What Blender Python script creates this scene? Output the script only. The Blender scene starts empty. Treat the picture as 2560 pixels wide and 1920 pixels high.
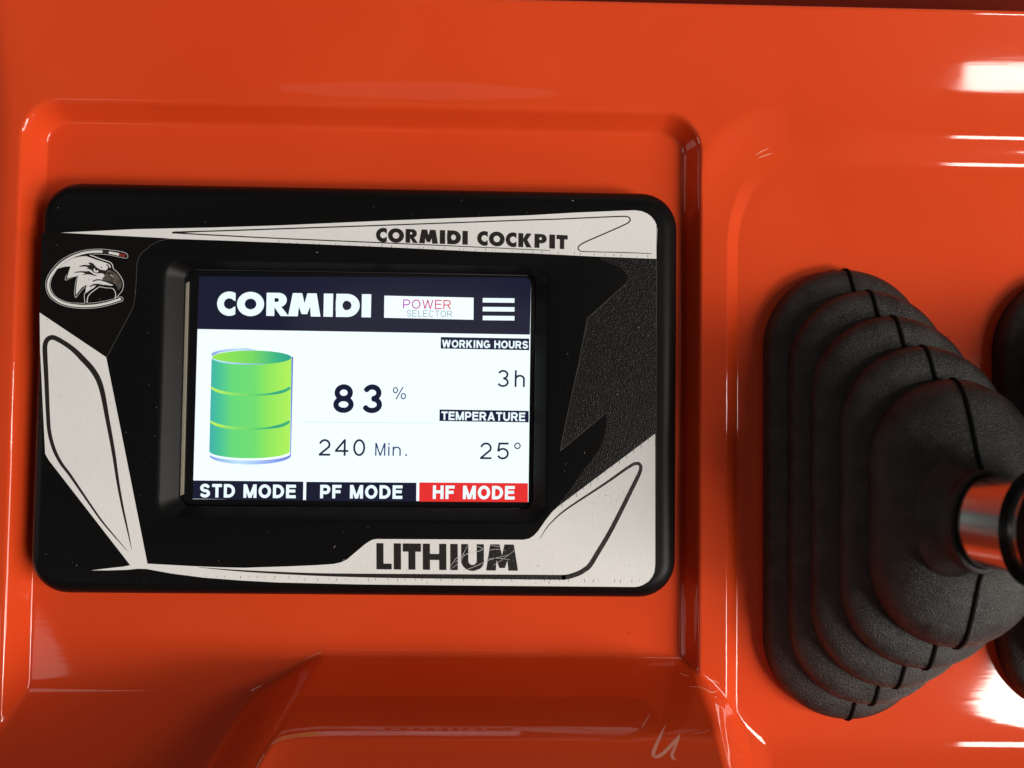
import bpy, bmesh, math, random
import numpy as np
from mathutils import Vector, Euler
from mathutils.geometry import tessellate_polygon
random.seed(4); rng = np.random.default_rng(7)
scene = bpy.context.scene
C = scene.collection

# ------------------------------------------------------------------ camera
CAM_ROT = (0.0359576, -0.0209937, 0.0122176)
CAM_LOC = (0.0, 0.0, 0.180305)
S = 0.88e-4                                   # one photo pixel on the console floor, in metres
cam_d = bpy.data.cameras.new('camera'); cam = bpy.data.objects.new('camera', cam_d); C.objects.link(cam)
cam.rotation_euler = CAM_ROT; cam.location = CAM_LOC
cam_d.lens = 28; cam_d.sensor_width = 36; cam_d.clip_start = 0.005; cam_d.clip_end = 50
cam_d.dof.use_dof = True; cam_d.dof.focus_distance = 0.172; cam_d.dof.aperture_fstop = 13
scene.camera = cam
scene.render.resolution_x = 1024; scene.render.resolution_y = 768

# ------------------------------------------------------------------ light
world = bpy.data.worlds.new('World'); scene.world = world; world.use_nodes = True
bg = world.node_tree.nodes['Background']
bg.inputs[0].default_value = (0.95, 0.88, 0.80, 1); bg.inputs[1].default_value = 0.06

def area_lamp(name, loc, target, sx, sy, radiance, col):
    d = bpy.data.lights.new(name, 'AREA'); d.shape = 'RECTANGLE'; d.size = sx; d.size_y = sy
    d.energy = radiance * math.pi * sx * sy; d.color = col
    o = bpy.data.objects.new(name, d); C.objects.link(o); o.location = loc
    o.rotation_euler = (Vector(target) - Vector(loc)).to_track_quat('-Z', 'Y').to_euler()
    return o
area_lamp('window_and_added_lamp', (0.865, -0.465, 1.0), (0.02, -0.01, 0), 0.28, 0.26, 31, (1.0, 0.94, 0.85))
area_lamp('window_and_added_lamp', (0.87, 0.0, 1.0), (0.02, 0.0, 0), 0.13, 0.40, 24, (1.0, 0.94, 0.85))
area_lamp('window_and_added_lamp', (1.42, -0.42, 0.92), (0.02, 0.0, 0), 0.74, 0.74, 9.8, (1.0, 0.94, 0.86))  # added main light, set where the flat areas do not mirror it
area_lamp('ceiling_glare_lamp', (-0.16, 0.18, 1.5), (-0.16, 0.18, 0), 0.55, 0.17, 0.22, (1.0, 0.93, 0.88)).data.shape = 'ELLIPSE'  # weak added ellipse, mirrored as pale ceiling glare in the header bar
area_lamp('lamp_side', (-1.5, -0.10, 0.42), (0.05, 0, 0.04), 0.40, 0.30, 2.6, (1.0, 0.95, 0.90))  # added light standing for a pale wall, gives the shaft its white band
area_lamp('lamp_back', (0.35, 1.5, 0.55), (0.05, 0, 0.02), 1.1, 0.22, 1.5, (1.0, 0.86, 0.76))  # added light for the highlight along the rear rim
area_lamp('lamp_left', (-0.74, -0.52, 1.1), (-0.05, -0.05, 0), 0.40, 0.22, 1.3, (1.0, 0.9, 0.82))  # added light, mirrored as a faint pale patch at lower left
area_lamp('lamp_left', (-0.80, 0.60, 1.1), (-0.05, 0.05, 0), 0.30, 0.30, 1.2, (1.0, 0.9, 0.82))  # added light, mirrored as a faint pale patch at upper left
scene.view_settings.view_transform = 'Standard'; scene.view_settings.look = 'None'
scene.view_settings.exposure = 0.08; scene.view_settings.gamma = 1.0

# ------------------------------------------------------------------ photo plane helpers
_R = np.array(Euler(CAM_ROT, 'XYZ').to_matrix()); _c = np.array(CAM_LOC); _f = 28 / 36 * 2560
def unp(P, z):
    """points seen at photo pixels P, lying on the level z -> world"""
    P = np.atleast_2d(np.asarray(P, float))
    d = np.stack([(P[:, 0] - 1280) / _f, (960 - P[:, 1]) / _f, -np.ones(len(P))], 1) @ _R.T
    t = (z - _c[2]) / d[:, 2]
    return _c + d * t[:, None]
def uvw(u, v, h=0.0): return ((u - 1280) * S, (960 - v) * S, h * S)

# ------------------------------------------------------------------ object helpers
def tag(o, label=None, cat=None, group=None, kind=None):
    if label: o['label'] = label
    if cat: o['category'] = cat
    if group: o['group'] = group
    if kind: o['kind'] = kind
    return o
def empty(name, loc=(0, 0, 0)):
    o = bpy.data.objects.new(name, None); C.objects.link(o); o.location = loc; o.empty_display_size = 0.01; return o
def mk(name, verts, faces, mat, parent=None, smooth=False, uv=None):
    me = bpy.data.meshes.new(name)
    me.from_pydata([tuple(map(float, v)) for v in verts], [], [tuple(map(int, f)) for f in faces])
    if uv is not None:
        lay = me.uv_layers.new(name='UVMap')
        idx = np.zeros(len(me.loops), int); me.loops.foreach_get('vertex_index', idx)
        lay.data.foreach_set('uv', np.asarray(uv, np.float32)[idx].ravel())
    if smooth: me.polygons.foreach_set('use_smooth', [True] * len(me.polygons))
    me.materials.append(mat); me.update()
    o = bpy.data.objects.new(name, me); C.objects.link(o)
    if parent:
        o.parent = parent
        p = parent
        off = Vector((0, 0, 0))
        while p: off += p.location; p = p.parent
        for vv in me.vertices: vv.co -= off
    return o

# ------------------------------------------------------------------ materials
def nodes_of(name):
    m = bpy.data.materials.new(name); m.use_nodes = True
    nt = m.node_tree; return m, nt, nt.nodes['Principled BSDF']
def link(nt, a, b): nt.links.new(a, b)
def bump(nt, b, scale, dist, strength=1.0, detail=2, coord='Object', kind='NOISE', stretch=None, prev=None):
    tc = nt.nodes.new('ShaderNodeTexCoord')
    src = tc.outputs[coord]
    if stretch:
        mp = nt.nodes.new('ShaderNodeMapping'); mp.inputs['Scale'].default_value = stretch
        link(nt, src, mp.inputs[0]); src = mp.outputs[0]
    if kind == 'NOISE':
        n = nt.nodes.new('ShaderNodeTexNoise'); n.inputs['Scale'].default_value = scale; n.inputs['Detail'].default_value = detail
        out = n.outputs[0]
    else:
        n = nt.nodes.new('ShaderNodeTexVoronoi'); n.inputs['Scale'].default_value = scale; out = n.outputs[0]
    link(nt, src, n.inputs['Vector'])
    bp = nt.nodes.new('ShaderNodeBump'); bp.inputs['Strength'].default_value = strength; bp.inputs['Distance'].default_value = dist
    link(nt, out, bp.inputs['Height'])
    if prev: link(nt, prev.outputs[0], bp.inputs['Normal'])
    link(nt, bp.outputs[0], b.inputs['Normal'])
    return bp
def plain(name, col, rough=0.5, metal=0.0, spec=0.5, coat=0.0, coat_rough=0.05):
    m, nt, b = nodes_of(name)
    b.inputs['Base Color'].default_value = (*col, 1); b.inputs['Roughness'].default_value = rough
    b.inputs['Metallic'].default_value = metal; b.inputs['Specular IOR Level'].default_value = spec
    b.inputs['Coat Weight'].default_value = coat; b.inputs['Coat Roughness'].default_value = coat_rough
    return m, nt, b
def mixcol(nt, fac, a, b_):
    mx = nt.nodes.new('ShaderNodeMix'); mx.data_type = 'RGBA'
    link(nt, fac, mx.inputs['Factor'])
    for i, v in ((6, a), (7, b_)):
        if isinstance(v, tuple): mx.inputs[i].default_value = (*v, 1)
        else: link(nt, v, mx.inputs[i])
    return mx.outputs[2]
def ramp(nt, src, stops):
    r = nt.nodes.new('ShaderNodeValToRGB'); e = r.color_ramp.elements
    while len(e) < len(stops): e.new(0.5)
    for k, (p, c) in enumerate(stops):
        e[k].position = p; e[k].color = (*c, 1) if isinstance(c, tuple) else (c, c, c, 1)
    link(nt, src, r.inputs[0]); return r.outputs[0]
def noise(nt, scale, detail=2, rough=0.5, stretch=None):
    tc = nt.nodes.new('ShaderNodeTexCoord'); src = tc.outputs['Object']
    if stretch:
        mp = nt.nodes.new('ShaderNodeMapping'); mp.inputs['Scale'].default_value = stretch; link(nt, src, mp.inputs[0]); src = mp.outputs[0]
    n = nt.nodes.new('ShaderNodeTexNoise'); n.inputs['Scale'].default_value = scale; n.inputs['Detail'].default_value = detail
    n.inputs['Roughness'].default_value = rough; link(nt, src, n.inputs['Vector']); return n.outputs[0]

# glossy orange gel coat
M_orange, nt, b = plain('orange_gelcoat', (0.70, 0.055, 0.010), 0.45, spec=0.03, coat=1.0, coat_rough=0.03)
n1 = noise(nt, 18, 3)
col = mixcol(nt, ramp(nt, n1, [(0.3, 0.0), (0.75, 1.0)]), (0.70, 0.058, 0.011), (0.75, 0.074, 0.016))
v = nt.nodes.new('ShaderNodeTexVoronoi'); v.inputs['Scale'].default_value = 95
tc = nt.nodes.new('ShaderNodeTexCoord'); link(nt, tc.outputs['Object'], v.inputs['Vector'])
spk = ramp(nt, v.outputs['Distance'], [(0.0, 1.0), (0.018, 1.0), (0.028, 0.0)])
gate = ramp(nt, noise(nt, 40, 1), [(0.50, 0.0), (0.54, 1.0)])
mm = nt.nodes.new('ShaderNodeMath'); mm.operation = 'MULTIPLY'; link(nt, spk, mm.inputs[0]); link(nt, gate, mm.inputs[1])
col = mixcol(nt, mm.outputs[0], col, (0.12, 0.01, 0.004)); link(nt, col, b.inputs['Base Color'])
cr = ramp(nt, noise(nt, 30, 4, 0.6, stretch=(0.25, 2.5, 1)), [(0.35, 0.025), (0.8, 0.075)])
link(nt, cr, b.inputs['Coat Roughness'])
tc2 = nt.nodes.new('ShaderNodeTexNoise'); tc2.inputs['Scale'].default_value = 55
link(nt, tc.outputs['Object'], tc2.inputs['Vector'])
bp = nt.nodes.new('ShaderNodeBump'); bp.inputs['Strength'].default_value = 0.35; bp.inputs['Distance'].default_value = 0.0001
link(nt, tc2.outputs[0], bp.inputs['Height'])
# hairline polishing marks running along the console
bp2 = nt.nodes.new('ShaderNodeBump'); bp2.inputs['Strength'].default_value = 0.30; bp2.inputs['Distance'].default_value = 0.00002
link(nt, noise(nt, 900, 2, 0.6, stretch=(0.03, 1.0, 1.0)), bp2.inputs['Height']); link(nt, bp.outputs[0], bp2.inputs['Normal'])
link(nt, bp2.outputs[0], b.inputs['Coat Normal'])

M_shroud, nt, b = plain('dark_red_shroud', (0.12, 0.009, 0.003), 0.6, spec=0.08)
M_glint, nt, b = plain('painted_glint', (0.85, 0.35, 0.22), 0.6)  # pale colour standing for reflections in the gel coat
M_reflection, nt, b = plain('painted_reflection', (0.85, 0.33, 0.24), 0.6)  # same for the curl-shaped reflection, painted pale
M_house, nt, b = plain('black_moulded_plastic', (0.0038, 0.0038, 0.0042), 0.40, spec=0.13)
bump(nt, b, 900, 0.00003, 0.6, stretch=(6, 0.5, 1))
M_rough, nt, b = plain('grained_black_film', (0.006, 0.006, 0.006), 0.36, spec=0.30)
bump(nt, b, 3900, 0.00011, 0.9, detail=1, stretch=(1.0, 0.75, 1))
M_fine, nt, b = plain('fine_black_film', (0.0045, 0.004, 0.004), 0.5, spec=0.14)
bump(nt, b, 2600, 0.00006, 0.6, detail=1)
def film(name, colr):
    m, nt, b = plain(name, colr, 0.45, spec=0.3)
    sp = ramp(nt, noise(nt, 3400, 1), [(0.26, 1.0), (0.30, 0.0)])
    gate = ramp(nt, noise(nt, 110, 2), [(0.54, 0.0), (0.70, 0.8)])
    mm = nt.nodes.new('ShaderNodeMath'); mm.operation = 'MULTIPLY'; link(nt, sp, mm.inputs[0]); link(nt, gate, mm.inputs[1])
    base = mixcol(nt, ramp(nt, noise(nt, 60, 3), [(0.3, 0.0), (0.7, 1.0)]), colr, tuple(c * 0.93 for c in colr))
    link(nt, mixcol(nt, mm.outputs[0], base, (0.05, 0.045, 0.04)), b.inputs['Base Color'])
    bump(nt, b, 2200, 0.00006, 0.6, detail=1)
    return m
M_white = film('printed_cream_film', (0.84, 0.85, 0.855))
M_ink, nt, b = plain('printed_black_ink', (0.014, 0.012, 0.011), 0.42)
bump(nt, b, 1800, 0.00012, 0.8, detail=1)
M_greyink, nt, b = plain('printed_grey_brown_ink', (0.075, 0.062, 0.052), 0.5)
link(nt, mixcol(nt, ramp(nt, noise(nt, 1500, 1), [(0.4, 0.0), (0.62, 1.0)]), (0.06, 0.05, 0.042), (0.12, 0.10, 0.085)), b.inputs['Base Color'])
M_redink, _, _ = plain('printed_red_ink', (0.22, 0.02, 0.02), 0.5)
M_greenink, _, _ = plain('printed_dark_green_ink', (0.018, 0.026, 0.022), 0.5)
M_foam, nt, b = plain('beige_foam_tape', (0.26, 0.235, 0.185), 0.85)
bump(nt, b, 1500, 0.0001)
M_glass, nt, b = plain('black_screen_glass', (0.004, 0.004, 0.005), 0.12, spec=0.5)
M_gasket, _, _ = plain('dark_gasket', (0.006, 0.006, 0.006), 0.3)
M_rubber, nt, b = plain('dusty_black_rubber', (0.019, 0.019, 0.018), 0.40, spec=0.45)
link(nt, mixcol(nt, ramp(nt, noise(nt, 260, 4, 0.6), [(0.35, 0.0), (0.75, 1.0)]), (0.007, 0.007, 0.007), (0.029, 0.0285, 0.027)), b.inputs['Base Color'])
bump(nt, b, 5000, 0.00017, 1.0, detail=1)
M_seam, nt, b = plain('black_rubber_seam', (0.003, 0.003, 0.003), 0.75, spec=0.1)
M_chrome, nt, b = plain('polished_steel', (0.50, 0.49, 0.49), 0.22, metal=1.0)
M_knob, nt, b = plain('black_knob_plastic', (0.006, 0.005, 0.005), 0.45, spec=0.25)

def srgb(r, g, b_):
    f = lambda c: (c / 255) / 12.92 if c / 255 <= 0.04045 else ((c / 255 + 0.055) / 1.055) ** 2.4
    return (f(r), f(g), f(b_))
SCREEN_ROUGH = 0.10
def lit(name, rgb, k=1.0):
    m, nt, b = plain(name, (0.003, 0.003, 0.004), SCREEN_ROUGH)
    b.inputs['Emission Color'].default_value = (*srgb(*rgb), 1); b.inputs['Emission Strength'].default_value = k
    # rows of the display matrix
    tc = nt.nodes.new('ShaderNodeTexCoord'); w = nt.nodes.new('ShaderNodeTexWave'); w.bands_direction = 'Y'
    w.inputs['Scale'].default_value = 1450; link(nt, tc.outputs['Object'], w.inputs['Vector'])
    r = ramp(nt, w.outputs[0], [(0.0, 0.93), (0.6, 1.0)])
    mu = nt.nodes.new('ShaderNodeMath'); mu.operation = 'MULTIPLY'; mu.inputs[1].default_value = k
    link(nt, r, mu.inputs[0]); link(nt, mu.outputs[0], b.inputs['Emission Strength'])
    return m
def lit_ramp(name, stops, k=1.0):
    m, nt, b = plain(name, (0.003, 0.003, 0.004), SCREEN_ROUGH)
    uvn = nt.nodes.new('ShaderNodeUVMap'); sp = nt.nodes.new('ShaderNodeSeparateXYZ'); link(nt, uvn.outputs[0], sp.inputs[0])
    c = ramp(nt, sp.outputs[0], [(p, srgb(*cc)) for p, cc in stops])
    link(nt, c, b.inputs['Emission Color']); b.inputs['Emission Strength'].default_value = k
    return m
L_white = lit('lit_white_ground', (238, 251, 255), 1.05)
L_text = lit('lit_white_lettering', (232, 248, 255), 1.05)
L_navy = lit('lit_navy', (23, 25, 47)); L_navy2 = lit('lit_dark_navy', (22, 25, 54))
L_digit = lit('lit_dark_digit', (18, 24, 52)); L_blue = lit('lit_slate_blue', (44, 66, 112)); L_digit2 = lit('lit_slate_digit', (30, 36, 62))
L_red = lit('lit_red', (228, 48, 46)); L_teal = lit('lit_grey_teal', (120, 150, 165)); L_line = lit('lit_pale_line', (206, 232, 236))
L_power = lit_ramp('lit_magenta_to_red', [(0, (176, 62, 178)), (0.5, (206, 60, 130)), (1, (214, 62, 66))])
L_barrel = lit_ramp('lit_barrel_green', [(0, (62, 172, 168)), (0.12, (72, 190, 150)), (0.28, (102, 214, 120)), (0.55, (110, 218, 110)), (0.70, (140, 226, 92)), (1, (176, 238, 92))], 1.0)
L_lid = lit_ramp('lit_barrel_lid', [(0, (150, 226, 80)), (0.5, (116, 214, 96)), (0.8, (60, 180, 130)), (1, (44, 158, 140))])
L_rib = lit_ramp('lit_barrel_rib', [(0, (196, 240, 88)), (0.25, (150, 226, 100)), (0.55, (100, 205, 110)), (0.8, (50, 165, 125)), (1, (60, 175, 120))])
L_rim = lit_ramp('lit_barrel_rim', [(0, (128, 156, 226)), (0.35, (190, 225, 248)), (0.7, (150, 175, 238)), (1, (104, 120, 214))])

# ------------------------------------------------------------------ flat print: signed-distance shapes -> mesh
def p_poly(pts):
    pts = np.asarray(pts, float)
    a = np.sum(pts[:, 0] * np.roll(pts[:, 1], -1) - np.roll(pts[:, 0], -1) * pts[:, 1])
    if a < 0: pts = pts[::-1]
    nx = np.roll(pts, -1, 0) - pts; L = np.hypot(nx[:, 0], nx[:, 1]) + 1e-9
    n = np.stack([nx[:, 1] / L, -nx[:, 0] / L], 1)
    def f(X, Y):
        d = np.full(X.shape, -1e9)
        for (px, py), (a, b_) in zip(pts, n): d = np.maximum(d, (X - px) * a + (Y - py) * b_)
        return d
    return f
def p_disc(cx, cy, rx, ry=None):
    ry = ry or rx
    return lambda X, Y: (np.hypot((X - cx) / rx, (Y - cy) / ry) - 1) * min(rx, ry)
def p_seg(x0, y0, x1, y1, t):
    L = math.hypot(x1 - x0, y1 - y0) + 1e-9; ux, uy = (x1 - x0) / L, (y1 - y0) / L
    def f(X, Y):
        a = (X - x0) * ux + (Y - y0) * uy; b_ = -(X - x0) * uy + (Y - y0) * ux
        return np.maximum(np.abs(b_) - t / 2, np.maximum(-a, a - L))
    return f
def p_box(x0, y0, x1, y1): return p_poly([(x0, y0), (x1, y0), (x1, y1), (x0, y1)])
def diag(xa, ya, xb, yb, t): return p_poly([(xa - t / 2, ya), (xa + t / 2, ya), (xb + t / 2, yb), (xb - t / 2, yb)])
def p_arc(cx, cy, rx, ry, a0, a1, t):
    n = 18; A = np.radians(np.linspace(a0, a1, n + 1)); P = [(cx + rx * math.cos(a), cy + ry * math.sin(a)) for a in A]
    fs = [p_seg(*P[i], *P[i + 1], t) for i in range(n)] + [p_disc(*P[i], t / 2) for i in range(1, n)]
    def f(X, Y):
        d = fs[0](X, Y)
        for g in fs[1:]: d = np.minimum(d, g(X, Y))
        return d
    return f
def glyph(ch, W, H, t):
    V = lambda x, y0=0, y1=H: p_box(x - t / 2, y0, x + t / 2, y1)
    Hb = lambda y, x0=0, x1=W: p_box(x0, y - t / 2, x1, y + t / 2)
    h = t / 2; o = 0.012 * H
    if ch == 'I': return [V(W / 2)]
    if ch == 'L': return [V(h), Hb(h)]
    if ch == 'T': return [V(W / 2), Hb(H - h)]
    if ch == 'H': return [V(h), V(W - h), Hb(H * .53)]
    if ch == 'E': return [V(h), Hb(h), Hb(H - h), Hb(H * .53, 0, W * .94)]
    if ch == 'F': return [V(h), Hb(H - h), Hb(H * .50, 0, W * .90)]
    if ch in 'O0': return [p_arc(W / 2, H / 2, W / 2 - h, H / 2 - h + o, 0, 360, t), p_disc(W - h, H / 2, h)]
    if ch == 'C': return [p_arc(W / 2, H / 2, W / 2 - h, H / 2 - h + o, 38, 322, t)]
    if ch == 'G': return [p_arc(W / 2, H / 2, W / 2 - h, H / 2 - h + o, 40, 335, t), Hb(H * .44, W * .55, W), V(W - h, H * .1, H * .44)]
    if ch == 'D': return [V(h), Hb(h, 0, W * .42), Hb(H - h, 0, W * .42), p_arc(W * .40, H / 2, W * .60 - h, H / 2 - h, -92, 92, t)]
    if ch == 'P': return [V(h), Hb(H - h, 0, W * .60), Hb(H * .42, 0, W * .60), p_arc(W * .58, (H - h + H * .42) / 2, W * .42 - h, (H - h - H * .42) / 2, -92, 92, t)]
    if ch == 'R': return [V(h), Hb(H - h, 0, W * .58), Hb(H * .46, 0, W * .58), p_arc(W * .55, (H - h + H * .46) / 2, W * .41 - h, (H - h - H * .46) / 2, -92, 92, t), diag(W * .55, H * .46, W - t * .62, 0, t * 1.2)]
    if ch == 'M': return [V(h), V(W - h), diag(t * .6, H, W / 2, 0, t * .98), diag(W / 2, 0, W - t * .6, H, t * .98)]
    if ch == 'N': return [V(h), V(W - h), diag(t * .62, H, W - t * .62, 0, t * 1.15)]
    if ch == 'W': return [diag(t * .55, H, W * .27, 0, t), diag(W * .27, 0, W * .5, H, t), diag(W * .5, H, W * .73, 0, t), diag(W * .73, 0, W - t * .55, H, t)]
    if ch == 'A': return [diag(t * .55, 0, W / 2, H, t * 1.05), diag(W - t * .55, 0, W / 2, H, t * 1.05), Hb(H * .28, W * .2, W * .8)]
    if ch == 'K': return [V(h), diag(t * .8, H * .34, W - t * .75, H, t * 1.35), diag(W * .42, H * .58, W - t * .70, 0, t * 1.3)]
    if ch == 'U': return [V(h, H * .34), V(W - h, H * .34), p_arc(W / 2, H * .36, W / 2 - h, H * .36 - h + o, 178, 362, t)]
    ry = (H / 2 - h) / 2 + o / 2
    if ch == 'S': return [p_arc(W / 2, H / 2 + ry, W / 2 - h - W * .02, ry, 18, 272, t), p_arc(W / 2, H / 2 - ry, W / 2 - h, ry, 92, -162, t)]
    if ch == '8': return [p_arc(W / 2, H / 2 + ry, W / 2 - h - W * .05, ry, 0, 360, t), p_disc(W - h - W * .05, H / 2 + ry, h), p_arc(W / 2, H / 2 - ry, W / 2 - h, ry, 0, 360, t), p_disc(W - h, H / 2 - ry, h)]
    if ch == '3': return [p_arc(W / 2, H / 2 + ry, W / 2 - h - W * .04, ry, 160, -88, t), p_arc(W / 2, H / 2 - ry, W / 2 - h, ry, 88, -160, t)]
    if ch == '2':
        r = H * .28; cy = H - h - r
        return [p_arc(W / 2, cy, W / 2 - h, r, 168, -28, t), p_seg(W / 2 + (W / 2 - h) * .90, cy - r * .45, t * .55, t * .7, t), Hb(h), p_disc(W / 2 + (W / 2 - h) * .89, cy - r * .46, h)]
    if ch == '4': return [V(W * .72), Hb(H * .29), p_seg(W * .06, H * .31, W * .72, H - h * .8, t)]
    if ch == '5': return [Hb(H - h, W * .16, W * .95), p_seg(W * .20, H, W * .09, H * .46, t), p_arc(W * .48, H * .335, W * .5 - h, H * .335 - h + o, 148, -155, t)]
    if ch == 'h': return [V(h), V(W - h, 0, H * .46), p_arc(W / 2, H * .46, W / 2 - h, H * .27 - h, -2, 182, t)]
    if ch == 'n': return [V(h, 0, H * .73), V(W - h, 0, H * .44), p_arc(W / 2, H * .44, W / 2 - h, H * .29 - h, -2, 182, t)]
    if ch == 'i': return [V(W / 2, 0, H * .73), V(W / 2, H * .86, H)]
    if ch == '.': return [p_box(W / 2 - t * .6, 0, W / 2 + t * .6, t * 1.3)]
    if ch == '%': return [p_seg(W * .24, 0, W * .76, H, t), p_arc(W * .20, H * .74, W * .20 - h, H * .25 - h, 0, 360, t), p_arc(W * .80, H * .26, W * .20 - h, H * .25 - h, 0, 360, t)]
    if ch == 'o': return [p_arc(W / 2, H - W / 2, W / 2 - h, W / 2 - h, 0, 360, t)]
    return []
def heavy(ch, W, H):
    """extra-bold geometric capitals of the maker's wordmark; ('-', f) subtracts"""
    t = .36 * H
    if ch == 'O': return [p_disc(W / 2, H / 2, W / 2, H * .525), ('-', p_disc(W / 2, H / 2, W * .215, H * .23))]
    if ch == 'C':
        R = H * .525; cx = R
        return [p_disc(cx, H / 2, R), ('-', p_box(W, -H, W + H, 2 * H)), ('-', p_disc(cx, H / 2, R * .44)),
                ('-', p_poly([(cx, H / 2 + R * .44), (cx, H / 2 - R * .44), (W + 2, H / 2 - R * .20), (W + 2, H / 2 + R * .20)]))]
    if ch == 'R': return [p_box(0, 0, W * .36, H), p_box(0, H * .38, W * .55, H), p_disc(W * .54, H * .69, W * .36, H * .31),
                          ('-', p_disc(W * .45, H * .69, W * .10, H * .085)), ('-', p_box(W * .36, H * .605, W * .45, H * .775)),
                          p_poly([(W * .30, H * .45), (W * .62, H * .45), (W, 0), (W * .64, 0)])]
    if ch == 'M': return [p_poly([(0, 0), (W * .30, 0), (W * .36, H), (W * .13, H)]), p_poly([(W, 0), (W * .70, 0), (W * .64, H), (W * .87, H)]),
                          p_poly([(W * .16, H), (W * .42, H), (W * .585, H * .10), (W * .415, H * .10)]), p_poly([(W * .84, H), (W * .58, H), (W * .415, H * .10), (W * .585, H * .10)])]
    if ch == 'I': return [p_box(0, 0, W, H)]
    if ch == 'D': return [p_box(0, 0, W * .5, H), p_disc(W * .46, H / 2, W * .54, H / 2), ('-', p_disc(W * .46, H / 2, W * .19, H * .20)), ('-', p_box(W * .36, H * .30, W * .47, H * .70))]
    if ch == 'K': return [p_box(0, 0, W * .36, H), p_poly([(W * .30, H * .48), (W * .60, H), (W * .98, H), (W * .58, H * .42)]), p_poly([(W * .30, H * .60), (W * .62, H * .60), (W, 0), (W * .60, 0)])]
    if ch == 'P': return [p_box(0, 0, W * .40, H), p_box(0, H * .34, W * .6, H), p_disc(W * .60, H * .67, W * .40, H * .33), ('-', p_disc(W * .50, H * .67, W * .12, H * .09)), ('-', p_box(W * .40, H * .58, W * .5, H * .76))]
    if ch == 'T': return [p_box(W * .31, 0, W * .69, H), p_box(0, H * .69, W, H)]
    if ch == 'L': return [p_box(0, 0, W * .46, H), p_box(0, 0, W, H * .22)]
    if ch == 'H': return [p_box(0, 0, W * .30, H), p_box(W * .70, 0, W, H), p_box(0, H * .38, W, H * .61)]
    if ch == 'U': return [p_box(0, H * .36, W * .31, H), p_box(W * .69, H * .36, W, H), p_disc(W / 2, H * .37, W / 2, H * .395), ('-', p_disc(W / 2, H * .37, W * .19, H * .17)), ('-', p_box(W * .31, H * .37, W * .69, H * 1.1))]
    return []
def comb(prims, dx=0.0):
    def f(X, Y):
        d = np.full(X.shape, 1e9)
        for p in prims:
            if isinstance(p, tuple): d = np.maximum(d, -p[1](X - dx, Y))
            else: d = np.minimum(d, p(X - dx, Y))
        return d
    return f
def march(f, x0, y0, x1, y1, step):
    nx = max(2, int(math.ceil((x1 - x0) / step)) + 1); ny = max(2, int(math.ceil((y1 - y0) / step)) + 1)
    xs = x0 + step * np.arange(nx); ys = y0 + step * np.arange(ny)
    g = f(*np.meshgrid(xs, ys)); ins = g < 0
    V = []; F = []
    for j in range(ny - 1):
        cnt = ins[j, :-1].astype(int) + ins[j, 1:] + ins[j + 1, :-1] + ins[j + 1, 1:]
        i = 0
        for i in np.nonzero((cnt > 0) & (cnt < 4))[0]:
            cs = [(i, j), (i + 1, j), (i + 1, j + 1), (i, j + 1)]; pl = []
            for k in range(4):
                a, b_ = cs[k], cs[(k + 1) % 4]; ga, gb = g[a[1], a[0]], g[b_[1], b_[0]]
                if ga < 0: pl.append((xs[a[0]], ys[a[1]]))
                if (ga < 0) != (gb < 0):
                    s = ga / (ga - gb); pl.append((xs[a[0]] + (xs[b_[0]] - xs[a[0]]) * s, ys[a[1]] + (ys[b_[1]] - ys[a[1]]) * s))
            n = len(V); V += pl; F.append(tuple(range(n, n + len(pl))))
        full = np.concatenate([[0], (cnt == 4).astype(int), [0]]); dd = np.diff(full)
        for a, b_ in zip(np.nonzero(dd == 1)[0], np.nonzero(dd == -1)[0]):
            n = len(V); V += [(xs[a], ys[j]), (xs[b_], ys[j]), (xs[b_], ys[j + 1]), (xs[a], ys[j + 1])]; F.append((n, n + 1, n + 2, n + 3))
    return V, F
ADV = {'I': .28, 'L': .55, 'T': .60, 'H': .66, 'E': .60, 'F': .56, 'O': .76, 'C': .70, 'G': .74, 'D': .68, 'P': .62, 'R': .68, 'M': .80, 'N': .68, 'W': .98, 'A': .74, 'K': .68, 'U': .66, 'S': .62, ' ': .28}
def text_shapes(s, p0, p1, up, H, t, gap=.10, spans=None, hv=False, step=1.0):
    """s set along the baseline p0 -> p1 (in crop coordinates, y down); up = direction of the verticals; spans: explicit x ranges of each letter"""
    p0 = np.array(p0, float); p1 = np.array(p1, float); L = np.hypot(*(p1 - p0)); dr = (p1 - p0) / L
    up = np.array(up, float); up /= np.hypot(*up)
    if spans is None:
        w = [ADV.get(c, .6) for c in s]; tot = sum(w) + gap * (len(s) - 1); k = L / tot; x = 0; spans = []
        for c, a in zip(s, w): spans.append((x, x + a * k)); x += (a + gap) * k
    V = []; F = []
    for c, (a, b_) in zip(s, spans):
        if c == ' ': continue
        prims = heavy(c, b_ - a, H) if hv else glyph(c, t if c == 'I' else b_ - a, H, t)
        if c == 'I' and not hv: a = (a + b_) / 2 - t / 2; b_ = a + t
        v, f = march(comb(prims), -2, -.06 * H - 2, b_ - a + 3, H * 1.06 + 2, step)
        n = len(V); V += [tuple(p0 + dr * (x + a) + up * y) for x, y in v]; F += [tuple(i + n for i in ff) for ff in f]
    return V, F
def poly_shapes(outer, holes=()):
    loops = [[Vector((x, y, 0)) for x, y in outer]] + [[Vector((x, y, 0)) for x, y in h] for h in holes]
    tris = tessellate_polygon(loops); V = [tuple(p) for l in [outer, *holes] for p in l]
    return V, [tuple(t) for t in tris]
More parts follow.
